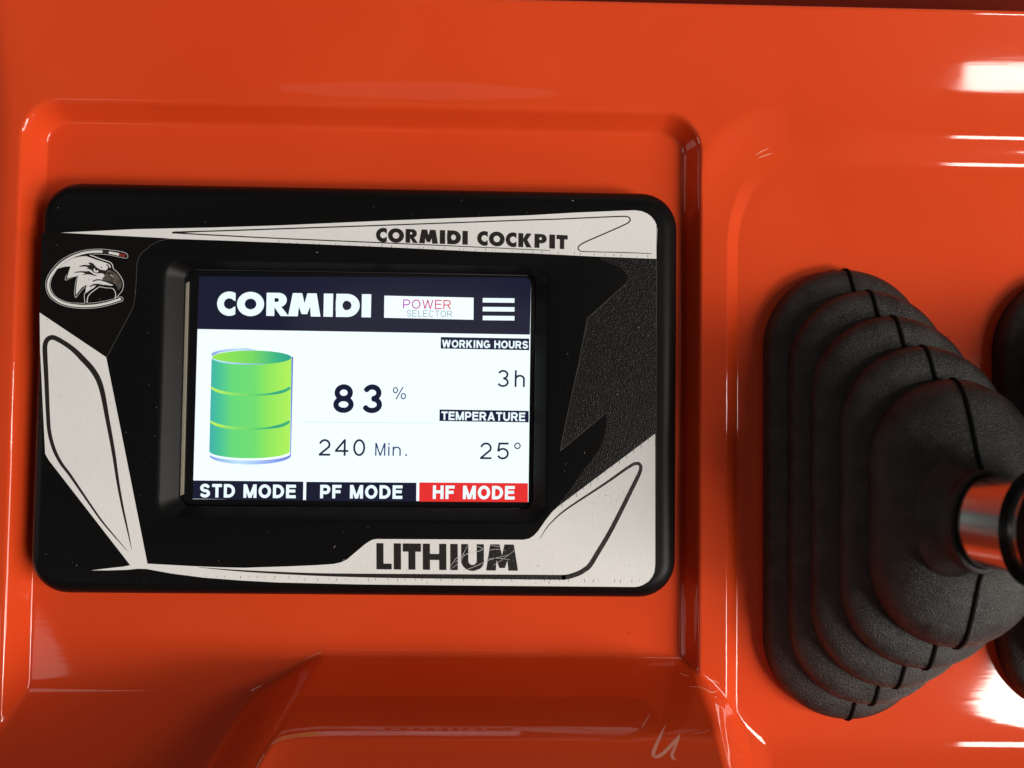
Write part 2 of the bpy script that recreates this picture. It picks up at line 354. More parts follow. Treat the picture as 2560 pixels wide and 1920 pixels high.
def smooth(pts, n=6, closed=False):
    P = [np.array(p, float) for p in pts]; m = len(P); out = []
    for i in range(m if closed else m - 1):
        p0, p1, p2, p3 = (P[(i - 1) % m], P[i], P[(i + 1) % m], P[(i + 2) % m]) if closed else (P[max(i - 1, 0)], P[i], P[i + 1], P[min(i + 2, m - 1)])
        for k in range(n):
            t = k / n; out.append(.5 * ((2 * p1) + (p2 - p0) * t + (2 * p0 - 5 * p1 + 4 * p2 - p3) * t * t + (3 * p1 - p0 - 3 * p2 + p3) * t ** 3))
    if not closed: out.append(P[-1])
    return [tuple(p) for p in out]
def ribbon(pts3, n=6, closed=False):
    """pts3: (x, y, width) -> strip"""
    P = np.array(smooth(pts3, n, closed)); m = len(P)
    if closed: T = np.roll(P[:, :2], -1, 0) - np.roll(P[:, :2], 1, 0)
    else: T = np.gradient(P[:, :2], axis=0)
    T /= (np.hypot(T[:, 0], T[:, 1])[:, None] + 1e-9); N = np.stack([-T[:, 1], T[:, 0]], 1); w = np.maximum(P[:, 2:3], .3) / 2
    V = [tuple(p) for p in P[:, :2] + N * w] + [tuple(p) for p in P[:, :2] - N * w]
    F = [(i, (i + 1) % m, m + (i + 1) % m, m + i) for i in range(m if closed else m - 1)]
    return V, F
def merge(*sh):
    V = []; F = []
    for v, f in sh:
        n = len(V); V += list(v); F += [tuple(i + n for i in ff) for ff in f]
    return V, F
def crop(x0, y0, k): return lambda V: [(x0 + x * k, y0 + y * k) for x, y in V]
def lay(name, shapes, z, mat, parent, T=None, uvx=None):
    """put flat print on the level z (given in photo pixels of height)"""
    V, F = shapes
    uv = None
    if uvx:
        a, b_ = uvx; uv = [((x - a) / (b_ - a), 0.5) for x, y in V]
    P = T(V) if T else V
    W = unp(P, z * S)
    # faces look up at the camera
    out = []
    for f in F:
        a, b_, c = W[f[0]], W[f[1]], W[f[2]]
        cr = 0
        for i in range(1, len(f) - 1):
            q, r_ = W[f[i]] - a, W[f[i + 1]] - a; cr += q[0] * r_[1] - q[1] * r_[0]
        out.append(f if cr > 0 else f[::-1])
    return mk(name, W, out, mat, parent, uv=uv)

# ================================================================== ORANGE CONSOLE
def sst(x): x = np.clip(x, 0, 1); return x * x * (3 - 2 * x)
def softplus(x, k): return k * np.logaddexp(0, x / k)
def rbox(U, V, x0, y0, x1, y1, r):
    cx, cy = (x0 + x1) / 2, (y0 + y1) / 2; qx = np.abs(U - cx) - (x1 - x0) / 2 + r; qy = np.abs(V - cy) - (y1 - y0) / 2 + r
    return np.hypot(np.maximum(qx, 0), np.maximum(qy, 0)) + np.minimum(np.maximum(qx, qy), 0) - r
EDGE_V = -60
FLOOR2 = 38.0
def height(U, V):
    """height of the moulded surface, all in photo pixels on the floor level"""
    s1 = rbox(U, V, 122, 228, 1759, 3400, 62)
    KX = 1.5
    s2 = rbox(U * KX, V, 1896 * KX, 322, 4200 * KX, 3400, 215)
    H = 58.0
    soft = sst((U - 150) / 250.0)
    w1 = (1 - soft) * (softplus(s1 - 2, 1.3) - softplus(s1 - 34, 2.2)) / 32.0 + soft * sst((s1 + 3) / 44.0); w2 = sst(s2 / (96.0 * (1 + 2.0 * np.exp(-((U - 1905) ** 2 + (V - 325) ** 2) / 165.0 ** 2))))
    sharp = sst((V - 300) / 220.0)
    w2 = w2 * (1 - sharp) + sharp * (softplus(s2 - 4, 1.6) - softplus(s2 - 50, 1.6)) / 46.0
    R = np.minimum(H * w1, FLOOR2 + (H - FLOOR2) * w2)
    # the back of the console climbs to a crest
    top = 0.34 * softplus(146 - V, 50)
    R = R + np.maximum(top, 0) * 1.0
    # ridges die out towards the front ramp and the outer left side falls away
    left_fall = softplus(52 - U, 10) * 0.32
    # front ramp rising towards the operator
    xc = 764 - (V - 1581) * 0.50
    mid = sst((U - xc - 22) / 150.0 + 0.5) * (1 - sst((U - 1775) / 150.0))
    rgt = sst((U - 1850) / 130.0)
    v0 = 1662 * (1 - mid) * (1 - rgt) + 1578 * mid + 1688 * (1 - mid) * rgt
    sl = 0.80 * (1 - mid) * (1 - rgt) + 2.9 * mid + 0.45 * (1 - mid) * rgt
    d = V - v0
    ramp_ = softplus(d - 4, 7) * sl
    # shallower polished apron in the middle, starting at a crease
    ramp_ = ramp_ - mid * softplus(V - 1668 + 60 * np.exp(-np.maximum(U - xc - 20, 0) / 45.0) * -1, 4) * 1.25
    k = 9.0
    h = k * np.logaddexp(R / k, ramp_ / k) - k * math.log(2) * np.exp(-np.maximum(R, ramp_) / k)
    return h - left_fall
def build_console():
    root = empty('control_console')
    tag(root, 'glossy orange-red moulded console shell with recesses around the display and the levers', 'console')
    us = np.concatenate([np.arange(-260, 76, 4.0), np.arange(76, 132, 0.8), np.arange(132, 1748, 4.0), np.arange(1748, 1836, 2.0), np.arange(1836, 1910, 1.0), np.arange(1910, 3020, 4.0)])
    vs = np.concatenate([np.linspace(EDGE_V, EDGE_V + 24, 12, endpoint=False), np.arange(EDGE_V + 24, 2120, 4.0)])
    U, V = np.meshgrid(us, vs)
    h = height(U, V)
    e = np.clip((EDGE_V + 12 - V) / 12, 0, 1); h = h - 12 * (1 - np.sqrt(1 - np.minimum(e, 0.999) ** 2))
    ny, nx = U.shape
    co = np.stack([(U - 1280) * S, (960 - V) * S, h * S], 2).reshape(-1, 3)
    # back face going down from the crest
    back = co[:nx].copy(); back[:, 1] += 1.2 * S; back2 = back.copy(); back2[:, 2] = -0.045
    co = np.concatenate([co, back, back2])
    i = np.arange(ny * nx).reshape(ny, nx)
    q = np.stack([i[:-1, :-1], i[1:, :-1], i[1:, 1:], i[:-1, 1:]], 2).reshape(-1, 4)
    b0 = ny * nx; r0 = i[0]; r1 = b0 + np.arange(nx); r2 = r1 + nx
    q = np.concatenate([q, np.stack([r0[:-1], r0[1:], r1[1:], r1[:-1]], 1), np.stack([r1[:-1], r1[1:], r2[1:], r2[:-1]], 1)])
    me = bpy.data.meshes.new('shell'); me.vertices.add(len(co)); me.vertices.foreach_set('co', co.ravel())
    me.loops.add(q.size); me.loops.foreach_set('vertex_index', q.ravel()); me.polygons.add(len(q))
    me.polygons.foreach_set('loop_start', np.arange(0, q.size, 4)); me.polygons.foreach_set('loop_total', np.full(len(q), 4))
    me.polygons.foreach_set('use_smooth', np.ones(len(q), bool)); me.update(calc_edges=True); me.validate()
    me.materials.append(M_orange)
    o = bpy.data.objects.new('shell', me); C.objects.link(o); o.parent = root
    # lower cover behind the crest
    x0, y0, _ = uvw(-260, EDGE_V); x1, y1, _ = uvw(3020, -1300)
    V2 = []; F2 = []
    for k, (yy, zz) in enumerate([(y0 + .0006, -.022), (y0 + .03, -.024), (y0 + .07, -.030), (y1, -.05)]):
        V2 += [(x0, yy, zz), (x1, yy, zz)]
        if k: F2.append((2 * k - 2, 2 * k - 1, 2 * k + 1, 2 * k))
    mk('rear_cover', V2, F2, M_shroud, root, smooth=True)
    return root
console = build_console()
def on_surface(px, py, lift=0.15):
    """world point of the console surface seen at a photo pixel"""
    z = 0.0
    for _ in range(30):
        w = unp([(px, py)], z)[0]; u, v = 1280 + w[0] / S, 960 - w[1] / S
        z = 0.5 * z + 0.5 * (float(height(np.array(u), np.array(v))) + lift) * S
    return w[0], w[1], z
def reflection_strip(name, pts3, mat, n=5):  # lays a painted reflection on the shell as a pale strip
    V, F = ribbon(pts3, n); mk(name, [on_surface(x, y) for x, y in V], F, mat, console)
reflection_strip('reflection_mark', [(1889, 388, .8), (1905, 378, 2), (1922, 371, .8)], M_glint)
reflection_strip('reflection_mark', [(1896, 395, .8), (1912, 389, 2.2), (1930, 383, .8)], M_glint)
reflection_strip('reflection_mark', [(1698, 1681, .8), (1710, 1687, 2), (1724, 1691, .8)], M_glint)
reflection_strip('reflection_mark', [(1722, 1717, 1), (1745, 1717, 2.4), (1765, 1724, 2), (1778, 1731, 3), (1794, 1727, 1)], M_glint)
reflection_strip('reflection_mark', [(1766, 1698, 1), (1784, 1702, 1.8), (1799, 1709, 1)], M_reflection)
reflection_strip('reflection_mark', [(1664, 1812, 1), (1650, 1842, 7), (1634, 1880, 9), (1636, 1891, 6), (1648, 1890, 8), (1664, 1878, 9), (1690, 1850, 8), (1700, 1836, 2)], M_reflection, 6)
reflection_strip('reflection_mark', [(1700, 1840, 2), (1690, 1862, 6), (1680, 1888, 8), (1688, 1900, 4)], M_reflection)
reflection_strip('reflection_mark', [(1625, 1786, 1), (1614, 1803, 2.5), (1604, 1820, 1)], M_reflection)

# ================================================================== TOUCH DISPLAY
FACE = 95.0; SCR = 50.0
disp = empty('touchscreen_display', uvw(942, 907, 0))
tag(disp, 'black framed touchscreen display showing 83 % and a green barrel on orange console', 'display')
def rr_ring(x0, y0, x1, y1, r, n=10):
    """rounded rectangle in world metres, y up"""
    pts = []
    for cx, cy, a0 in ((x1 - r, y1 - r, 0), (x0 + r, y1 - r, 90), (x0 + r, y0 + r, 180), (x1 - r, y0 + r, 270)):
        for k in range(n + 1):
            a = math.radians(a0 + 90 * k / n); pts.append((cx + r * math.cos(a), cy + r * math.sin(a)))
    return pts
def loft(name, rings, mat, parent, cap=False, smooth_=True):
    V = [p for r in rings for p in r]; n = len(rings[0]); F = []
    for k in range(len(rings) - 1):
        for i in range(n): F.append((k * n + i, k * n + (i + 1) % n, (k + 1) * n + (i + 1) % n, (k + 1) * n + i))
    if cap: F.append(tuple(range((len(rings) - 1) * n, len(rings) * n)))
    return mk(name, V, F, mat, parent, smooth=smooth_)
HX0, HX1, HY1, HY0 = -.09923, .03981, .04916, -.03989
def hring(inset, z, r): return [(x, y, z * S) for x, y in rr_ring(HX0 + inset * S, HY0 + inset * S, HX1 - inset * S, HY1 - inset * S, max(r - inset, 20) * S)]
rings = [hring(3, 1.5, 92), hring(0, 12, 92), hring(0, 52, 92)]
for k in range(1, 9):
    a = math.radians(90 * k / 8); rings.append(hring(42 * (1 - math.cos(a)), 53 + 42 * math.sin(a), 92))
# opening: corners read off the photo at the face level
oc = unp([(414, 652), (1368, 664), (1362, 1302), (398, 1296)], FACE * S)
ox0 = (oc[0][0] + oc[3][0]) / 2; ox1 = (oc[1][0] + oc[2][0]) / 2; oy1 = (oc[0][1] + oc[1][1]) / 2; oy0 = (oc[2][1] + oc[3][1]) / 2
ic = unp([(470, 675), (1339, 688), (1333, 1271), (452, 1264)], SCR * S)
ix0 = (ic[0][0] + ic[3][0]) / 2; ix1 = (ic[1][0] + ic[2][0]) / 2; iy1 = (ic[0][1] + ic[1][1]) / 2; iy0 = (ic[2][1] + ic[3][1]) / 2
def oring(f, z, r): return [(x, y, z * S) for x, y in rr_ring(ox0 + (ix0 - ox0) * f, oy0 + (iy0 - oy0) * f, ox1 + (ix1 - ox1) * f, oy1 + (iy1 - oy1) * f, r * S)]
rings += [oring(-.35, FACE, 46), oring(-.12, FACE - 1.2, 44), oring(.05, FACE - 5, 42), oring(.80, FACE - 27, 30), oring(.93, FACE - 31, 27), oring(1.0, FACE - 33, 26), oring(1.0, SCR - 4, 26)]
loft('housing', rings, M_house, disp)
ft = [(x + .0, y, z) for x, y, z in []]
# base sheet standing for the glass, the display image lies on top, a sliver of foam tape shows along its left side
def qd(x0, y0, x1, y1, z): return [(x0, y0, z * S), (x1, y0, z * S), (x1, y1, z * S), (x0, y1, z * S)]
g = rr_ring(ix0 + 1.5 * S, iy0 + 1.5 * S, ix1 - 1.5 * S, iy1 - 1.5 * S, 24 * S)
mk('glass_base_sheet', [(x, y, SCR * S) for x, y in g], [tuple(range(len(g)))], M_glass, disp)
tp = unp([(462.5, 712), (470.5, 704), (457, 1236), (448, 1240)], (SCR + 8) * S)
mk('foam_strip', [(p[0], p[1], (SCR + 8) * S) for p in tp] + [(p[0], p[1], SCR * S + 1e-5) for p in tp],
   [(0, 3, 2, 1), (1, 2, 6, 5), (0, 1, 5, 4), (2, 3, 7, 6), (3, 0, 4, 7)], M_foam, disp)
gk = ribbon([(476, 674, 2.2), (700, 677, 2.2), (1000, 682, 2.2), (1320, 689, 2.2)], 1)
lay('gasket_lip', gk, SCR + 6, plain('gasket_shine', (0.05, 0.05, 0.055), 0.35)[0], disp)
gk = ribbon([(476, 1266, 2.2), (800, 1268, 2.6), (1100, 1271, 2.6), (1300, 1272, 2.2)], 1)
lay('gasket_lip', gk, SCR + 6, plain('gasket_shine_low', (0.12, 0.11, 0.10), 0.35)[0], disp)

# ---- screen content (crop coordinates of the display, 0.3888 px each)
K = crop(480, 680, 860 / 2212)
Z = lambda n: SCR + 0.25 * n
UPV = (0.021, -1)
scrn = lay('display_image', poly_shapes([(45, 28), (2140, 36), (2172, 50), (2180, 80), (2163, 1478), (5, 1460)]), Z(1), L_white, disp, K)
hdr = lay('header_bar', poly_shapes([(45, 28), (2140, 36), (2172, 50), (2180, 80), (2173, 403), (33, 367)]), Z(2), L_navy, scrn, K)
def sp(spans, x0): return [(a - x0, b_ - x0) for a, b_ in spans]
lay('wordmark', text_shapes('CORMIDI', (160, 277), (1150, 292), UPV, 149, 0, spans=sp([(160, 278), (288, 462), (477, 622), (618, 826), (845, 905), (925, 1077), (1090, 1150)], 160), hv=True, step=2.2), Z(3), L_text, scrn, K)
btn = lay('selector_button', poly_shapes([(1237, 152), (1811, 165), (1810, 307), (1235, 294)]), Z(3), L_white, scrn, K)
lay('lettering', text_shapes('POWER', (1357, 235), (1666, 240), UPV, 59, 7, gap=.14, step=1.6), Z(4), L_power, scrn, K, uvx=(1357, 1666))
lay('lettering', text_shapes('SELECTOR', (1380, 286), (1673, 290), UPV, 41, 4.2, gap=.16, step=1.4), Z(4), L_teal, scrn, K)
for y in (167, 224, 281):
    lay('menu_bar', poly_shapes([(1870, y), (2074, y + 2), (2073, y + 31), (1869, y + 29)]), Z(3), L_text, scrn, K)
box1 = lay('caption_box', poly_shapes([(1600, 418), (2168, 428), (2168, 503), (1599, 492)]), Z(2), L_navy2, scrn, K)
lay('lettering', text_shapes('WORKING HOURS', (1607, 485), (2160, 493), UPV, 49, 10.5, gap=.09, step=1.6), Z(3), L_text, scrn, K)
box2 = lay('caption_box', poly_shapes([(1592, 884), (2165, 893), (2165, 967), (1591, 958)]), Z(2), L_navy2, scrn, K)
lay('lettering', text_shapes('TEMPERATURE', (1603, 951), (2142, 959), UPV, 55, 11.5, gap=.10, step=1.6), Z(3), L_text, scrn, K)
lay('lettering', text_shapes('83', (907, 904), (1222, 906), UPV, 181, 34, spans=[(0, 132), (184, 314)], step=2.4), Z(2), L_digit, scrn, K)
lay('lettering', text_shapes('%', (1290, 819), (1376, 820), UPV, 80, 7, spans=[(0, 86)], step=1.8), Z(2), L_blue, scrn, K)
lay('lettering', text_shapes('240', (815, 1181), (1115, 1183), UPV, 107, 13, spans=[(0, 74), (104, 190), (220, 298)], step=2), Z(2), L_digit2, scrn, K)
lay('lettering', text_shapes('Min.', (1177, 1181), (1385, 1183), UPV, 82, 9, spans=[(0, 66), (82, 94), (112, 165), (192, 208)], step=1.8), Z(2), L_blue, scrn, K)
lay('lettering', text_shapes('3h', (1962, 738), (2140, 740), UPV, 108, 12.5, spans=[(0, 74), (112, 178)], step=2), Z(2), L_digit2, scrn, K)
lay('lettering', text_shapes('25', (1852, 1203), (2037, 1204), UPV, 107, 12.5, spans=[(0, 74), (108, 186)], step=2), Z(2), L_digit2, scrn, K)
lay('lettering', text_shapes('o', (2070, 1204), (2112, 1204), UPV, 107, 7.5, spans=[(0, 42)], step=1.8), Z(2), L_digit2, scrn, K)
lay('divider_line', poly_shapes([(710, 962), (1560, 970), (1560, 974), (710, 966)]), Z(2), L_line, scrn, K)
for quad, m_, s_, a, b_, H_ in (([(8, 1340), (716, 1348), (714, 1470), (5, 1458)], L_navy, 'STD MODE', (50, 1449), (667, 1455), 87),
                            ([(735, 1349), (1443, 1355), (1442, 1476), (733, 1470)], L_navy, 'PF MODE', (823, 1455), (1352, 1459), 87),
                            ([(1462, 1353), (2160, 1358), (2160, 1480), (1460, 1476)], L_red, 'HF MODE', (1548, 1459), (2074, 1463), 87)):
    bt = lay('mode_button', poly_shapes(quad), Z(2), m_, scrn, K)
    if m_ is L_red: tag(bt, 'red HF MODE button')
    lay('lettering', text_shapes(s_, a, b_, UPV, H_, 19.5, gap=.12, step=2), Z(3), L_text, scrn, K)
# barrel gauge
def earc(cx, cy, rx, ry, a0, a1, n=30): return [(cx + rx * math.cos(math.radians(a)), cy + ry * math.sin(math.radians(a))) for a in np.linspace(a0, a1, n)]
bo = [(128, 556)] + [(632, 560)][:0] + earc(384, 556, 258, 44, 180, 0) + [(640, 560), (629, 1165)] + earc(370, 1158, 259, 44, 0, 180) + [(110, 1150)]
und = [(122, 530)] + earc(386, 524, 264, 44, 180, 250, 12) + [(560, 490), (650, 545), (637, 1190)] + earc(374, 1192, 262, 50, 0, 170) + [(112, 1180)]
lay('barrel_rim', poly_shapes([(126, 540)] + earc(386, 530, 262, 42, 176, 262, 14) + earc(400, 528, 240, 24, 275, 182, 14)), Z(2), L_rim, scrn, K, uvx=(110, 650))
lay('barrel_rim', poly_shapes([(640, 548), (651, 543), (636, 1182)] + earc(374, 1180, 262, 58, 4, 172) + earc(372, 1170, 259, 42, 172, 0)), Z(2), L_rim, scrn, K, uvx=(110, 650))
lay('barrel_body', poly_shapes([(126, 556)] + earc(383, 552, 257, 40, 178, 2) + [(640, 560), (629, 1160)] + earc(370, 1152, 259, 46, 2, 178)), Z(3), L_barrel, scrn, K, uvx=(110, 640))
lay('barrel_lid', poly_shapes(earc(384, 550, 256, 45, 0, 358, 48)), Z(4), L_lid, scrn, K, uvx=(128, 640))
lay('barrel_rim', ribbon([(130, 552, 3), (170, 572, 9), (260, 586, 10), (384, 592, 6), (480, 590, 2)], 5), Z(5), L_rim, scrn, K, uvx=(-100, 640))
for y in (757, 975):
    dx = -(y - 556) * .021
    lay('barrel_rib', ribbon([(126 + dx, y - 16, 10), (170 + dx, y + 8, 18), (260 + dx, y + 26, 16), (384 + dx, y + 33, 13), (500 + dx, y + 28, 14), (590 + dx, y + 10, 20), (636 + dx, y - 14, 16)], 5), Z(4), L_rib, scrn, K, uvx=(115, 640))

# ---- printed overlay film on the face (photo pixels)
LV = lambda n: FACE + 0.35 * n
rough = [(1494, 643), (1641, 647), (1638.5, 1084), (1397, 1265), (1386, 1274.5), (1408, 1245), (1441.8, 1200), (1487.4, 1137), (1500, 1119), (1507, 1104), (1512, 1085), (1515, 1066), (1516.8, 1048), (1516.5, 1031),
         (1400, 1127), (1414, 1058.5), (1446.9, 906.6), (1463, 825), (1467, 803), (1472, 792), (1482, 783), (1529, 741), (1558, 716), (1565, 709), (1568.6, 698.6), (1568, 690), (1564, 682), (1552.7, 670.4), (1529, 661), (1510, 652)]
lay('grained_film', poly_shapes(rough), LV(1), M_rough, disp)
eag = [(104, 583), (152, 581.8), (291, 589), (407, 594.8), (430, 597), (392.7, 605), (378, 613), (364, 625), (354, 632), (349, 639.6), (344, 652), (342, 668.5), (339, 729), (334, 761), (328, 778), (320, 793), (265, 896), (99, 781)]
lay('eagle_panel_film', poly_shapes(eag), LV(1), M_fine, disp)
M_line = plain('film_cut_edge', (0.09, 0.085, 0.08), 0.4)[0]
lay('film_cut_line', ribbon([(430, 597, .8), (408, 600, 1), (392.7, 605, 1), (378, 613, 1), (364, 625, 1), (354, 632, 1), (349, 640, 1), (344, 652, 1), (342, 668.5, 1), (339, 729, 1), (334, 761, 1), (328, 778, 1), (320, 793, 1.1), (265, 896, 1.1)], 3), LV(2), M_line, disp)
lay('film_cut_line', ribbon([(1568, 702, 1), (1563, 711, 1), (1529, 741, 1.2), (1484, 782, 1.2), (1472, 792, 1), (1467, 803, 1), (1447, 906.6, 1), (1414, 1058, 1.1), (1400.5, 1126, 1)], 2), LV(2), M_line, disp)
lay('film_cut_line', ribbon([(1401, 1127, 1), (1440, 1095, 1.2), (1516, 1031.5, 1)], 2), LV(2), M_line, disp)
lay('film_cut_line', ribbon([(1641.5, 560, .8), (1641.2, 700, 1), (1640, 1080, 1), (1638.6, 1410, .8)], 2), LV(2), M_line, disp)
W_top = [(152, 581.6), (334.8, 573), (537, 568.7), (700, 563.5), (969, 551.4), (1320, 538.4), (1435, 531.7), (1560, 526.5), (1588, 525.8), (1604, 528), (1618.5, 534), (1629, 542), (1637, 552.8), (1641, 562), (1643, 573), (1641, 647), (1482, 641), (1317.5, 632.8), (1200, 629), (940, 616.5), (700, 606.8), (552, 601), (430, 597), (407, 594.8), (291, 589)]
lay('top_stripe', poly_shapes(W_top), LV(2), M_white, disp)
W_left = [(99, 781.4), (265.4, 893), (300, 1065), (335, 1241), (368.6, 1409.2), (430, 1412.5), (484.4, 1415.5), (560, 1418.5), (610, 1419.5), (720, 1416), (790, 1413), (834, 1410), (852, 1406), (867, 1399), (900, 1371), (912, 1361), (922, 1354), (931, 1349.5), (941, 1347.6), (1308, 1349.5), (1323, 1346.5), (1334, 1339.5), (1345, 1328), (1363, 1302), (1380, 1280), (1397, 1265), (1638, 1084), (1638, 1413.6),
          (1636, 1430), (1630, 1443), (1621, 1454), (1608, 1462), (1598, 1466), (1586, 1467.4), (1159.5, 1463.7), (900, 1461), (692, 1456), (600, 1451), (508.6, 1444), (430, 1434), (366, 1422.4), (345, 1421.8), (317, 1424.5), (270, 1426), (228, 1426), (255, 1422.5), (285, 1419), (308, 1416.6), (325.5, 1413), (121.7, 1150), (113, 1134.6), (108, 1034), (104, 949), (100.5, 880)]
lay('lower_stripe', poly_shapes(W_left), LV(2), M_white, disp)
lay('ink_outline', merge(ribbon([(430, 581.8, 3.5), (437, 581.4, 5.5), (452, 580.5, 4.5), (500, 578.5, 3.2), (552, 577, 3.2), (700, 572, 3.2), (969, 562.8, 3), (1320, 550, 3), (1388, 548, 3), (1500, 543, 3), (1552.7, 541, 3), (1566, 541.3, 3), (1573, 544, 3), (1575.7, 549.3, 3), (1572, 555.5, 3), (1562, 561.5, 3), (1529, 576.4, 3), (1500, 589, 3), (1470, 602, 3), (1455, 609.5, 3), (1447, 616, 2.6), (1445.7, 622, 2.6), (1449, 626, 2.4), (1457, 628.6, 2.2), (1500, 630, 2), (1552.7, 631, 2), (1629, 634, 1.5)], 5),
    ribbon([(440, 582.5, 3), (500, 586, 3), (552, 588.6, 3), (680, 595.2, 2.8), (940, 606.3, 2.6), (1200, 618, 2), (1320, 623.7, 1.8), (1376, 626, 1.2)], 4)), LV(3), M_ink, disp)
lay('ink_outline', ribbon([(318.5, 1377.7, .8), (285, 1339, 3), (253, 1300.5, 4.5), (214, 1244.6, 5.5), (175.7, 1188.6, 7), (152.6, 1157.8, 8), (135, 1123, 9), (123.6, 1080.6, 9.5), (119.8, 1034, 10), (116, 949.4, 11), (112.5, 880, 12), (113, 862, 12), (118, 849.5, 12), (129.4, 843.5, 12), (144, 848, 12), (170, 863.8, 12), (190, 880, 13), (206.6, 897, 14), (229.8, 922.4, 14), (246, 949.4, 13.5), (256.8, 984, 12.5), (268.3, 1045.9, 10.5), (283.8, 1130.8, 9), (295.3, 1207.9, 7), (306.9, 1269.7, 5.5), (320.4, 1331.4, 3.5), (328.9, 1371.9, .8)], 5), LV(3), M_ink, disp)
lay('ink_outline', ribbon([(496.4, 1418.3, .6), (610, 1427.5, 4), (773, 1435.6, 6.5), (900, 1438.7, 9), (1048, 1440.6, 11), (1382, 1443.3, 12), (1405, 1443.5, 12), (1422, 1441.5, 12), (1445, 1434, 12), (1461, 1425, 12), (1474.6, 1413.6, 12), (1493, 1384, 11.5), (1530, 1321, 11), (1585.8, 1209.7, 10), (1599, 1182, 9), (1602, 1170, 8.5), (1600, 1162, 8), (1593, 1158.8, 8), (1575, 1165.5, 7), (1511.7, 1209.7, 5.5), (1419, 1271, 4), (1382, 1302.4, 2.6), (1363.4, 1324.7, 1.8), (1350, 1347, .8)], 5), LV(3), M_ink, disp)
# wordmarks printed on the stripes
T3 = crop(680, 440, 640 / 2212)
lay('lettering', text_shapes('CORMIDI', (900, 568), (1692, 594), (0.01, -1), 119, 0, spans=sp([(900, 992), (1003, 1140), (1155, 1262), (1272, 1434), (1451, 1496), (1516, 1632), (1647, 1692)], 900), hv=True, step=2.6), LV(4), M_ink, disp, T3)
lay('lettering', text_shapes('COCKPIT', (1774, 597), (2570, 634), (0.01, -1), 121, 0, spans=sp([(1774, 1864), (1876, 2010), (2021, 2112), (2130, 2245), (2270, 2374), (2398, 2446), (2460, 2555)], 1774), hv=True, step=2.6), LV(4), M_ink, disp, T3)
T6 = crop(900, 1080, 820 / 2212)
lay('lettering', text_shapes('LITHIUM', (112, 926), (1066, 936), (-.003, -1), 176, 0, spans=sp([(112, 214), (229, 277), (290, 412), (425, 583), (610, 660), (684, 836), (852, 1066)], 112), hv=True, step=2.4), LV(4), M_ink, disp, T6)
for pts in ([(612, 905, 2), (650, 850, 3), (690, 830, 2.5), (735, 745, 2)], [(640, 880, 2), (700, 835, 3), (760, 800, 2)], [(700, 935, 2), (780, 905, 3.5), (880, 860, 3), (1000, 830, 2)], [(770, 935, 2), (835, 910, 4), (835, 850, 2)],
            [(730, 755, 2), (830, 790, 4), (700, 830, 2)], [(880, 765, 2), (940, 772, 3), (960, 765, 2)], [(860, 800, 2), (920, 790, 3), (980, 800, 2)], [(900, 900, 2), (960, 860, 2.5), (1040, 800, 2)], [(620, 920, 2), (680, 870, 2.5), (700, 820, 2)], [(860, 858, 2), (930, 850, 3), (1010, 862, 2)]):
    lay('ink_scratch', ribbon([(x, y, w * .7) for x, y, w in pts], 4), LV(5), M_greyink if len(pts) == 2 else M_white, disp, T6)
# thin vertical nicks in the film
nk = []
for k in range(46):
    x = 520 + k * 24.6 + random.uniform(-9, 9); y = 1446.5 + (x - 900) * .004 if x > 760 else 1440
    nk.append(ribbon([(x, y, .9), (x, y + random.uniform(2, 9), .4)], 1))
for k in range(36):
    x = 700 + k * 26 + random.uniform(-10, 10); y = 607.5 + (x - 700) * .0405
    nk.append(ribbon([(x, y - random.uniform(3, 7), .9), (x, y - .8, .6)], 1))
for k in range(13):
    x = 1405 + k * 18; y = 1265 - (x - 1397) * .751
    nk.append(ribbon([(x, y + 1, .8), (x, y + random.uniform(4, 12), .5)], 1))
tag(lay('film_nicks', merge(*nk), LV(3) + .2, M_ink, disp), kind='stuff')

# grains of dust and lint on the face
M_dust = plain('pale_dust', (0.30, 0.28, 0.25), 0.9)[0]
ds = []
while len(ds) < 90:
    x, y = random.uniform(110, 1640), random.uniform(500, 1460)
    if 395 < x < 1375 and 640 < y < 1305: continue
    a = random.uniform(0, 6.3); q = random.uniform(.4, 1.0); l = q * random.choice([1, 1, 1.4, 4])
    ds.append(([(x + math.cos(a) * l, y + math.sin(a) * l), (x - math.sin(a) * q, y + math.cos(a) * q), (x - math.cos(a) * l, y - math.sin(a) * l), (x + math.sin(a) * q, y - math.cos(a) * q)], [(0, 1, 2, 3)]))
tag(lay('dust', merge(*ds), LV(3) + .5, M_dust, disp), kind='stuff')

# ---- eagle emblem
TE = crop(100, 600, 240 / 2212)
em = lambda n, sh, mat, lv: lay(n, sh, LV(lv), mat, disp, TE)
ring_c = [(1440, 268), (1250, 268), (1050, 290), (850, 345), (680, 420), (520, 520), (390, 640), (280, 780), (215, 900), (188, 1030), (205, 1150), (260, 1260), (350, 1350), (480, 1430), (650, 1485), (850, 1515), (1080, 1522), (1300, 1505), (1550, 1455), (1750, 1395), (1865, 1355)]
em('emblem_ring', ribbon([(x, y, 55) for x, y in ring_c], 5), M_white, 2)
em('emblem_ring', ribbon([(1440, 270, 52), (1510, 278, 52), (1585, 288, 52)], 4), M_greenink, 2)
em('emblem_ring', ribbon([(1585, 288, 54), (1700, 308, 58), (1820, 335, 60)], 4), M_white, 2)
em('emblem_ring', ribbon([(1820, 335, 60), (1900, 352, 70), (1965, 370, 66)], 4), M_redink, 2)
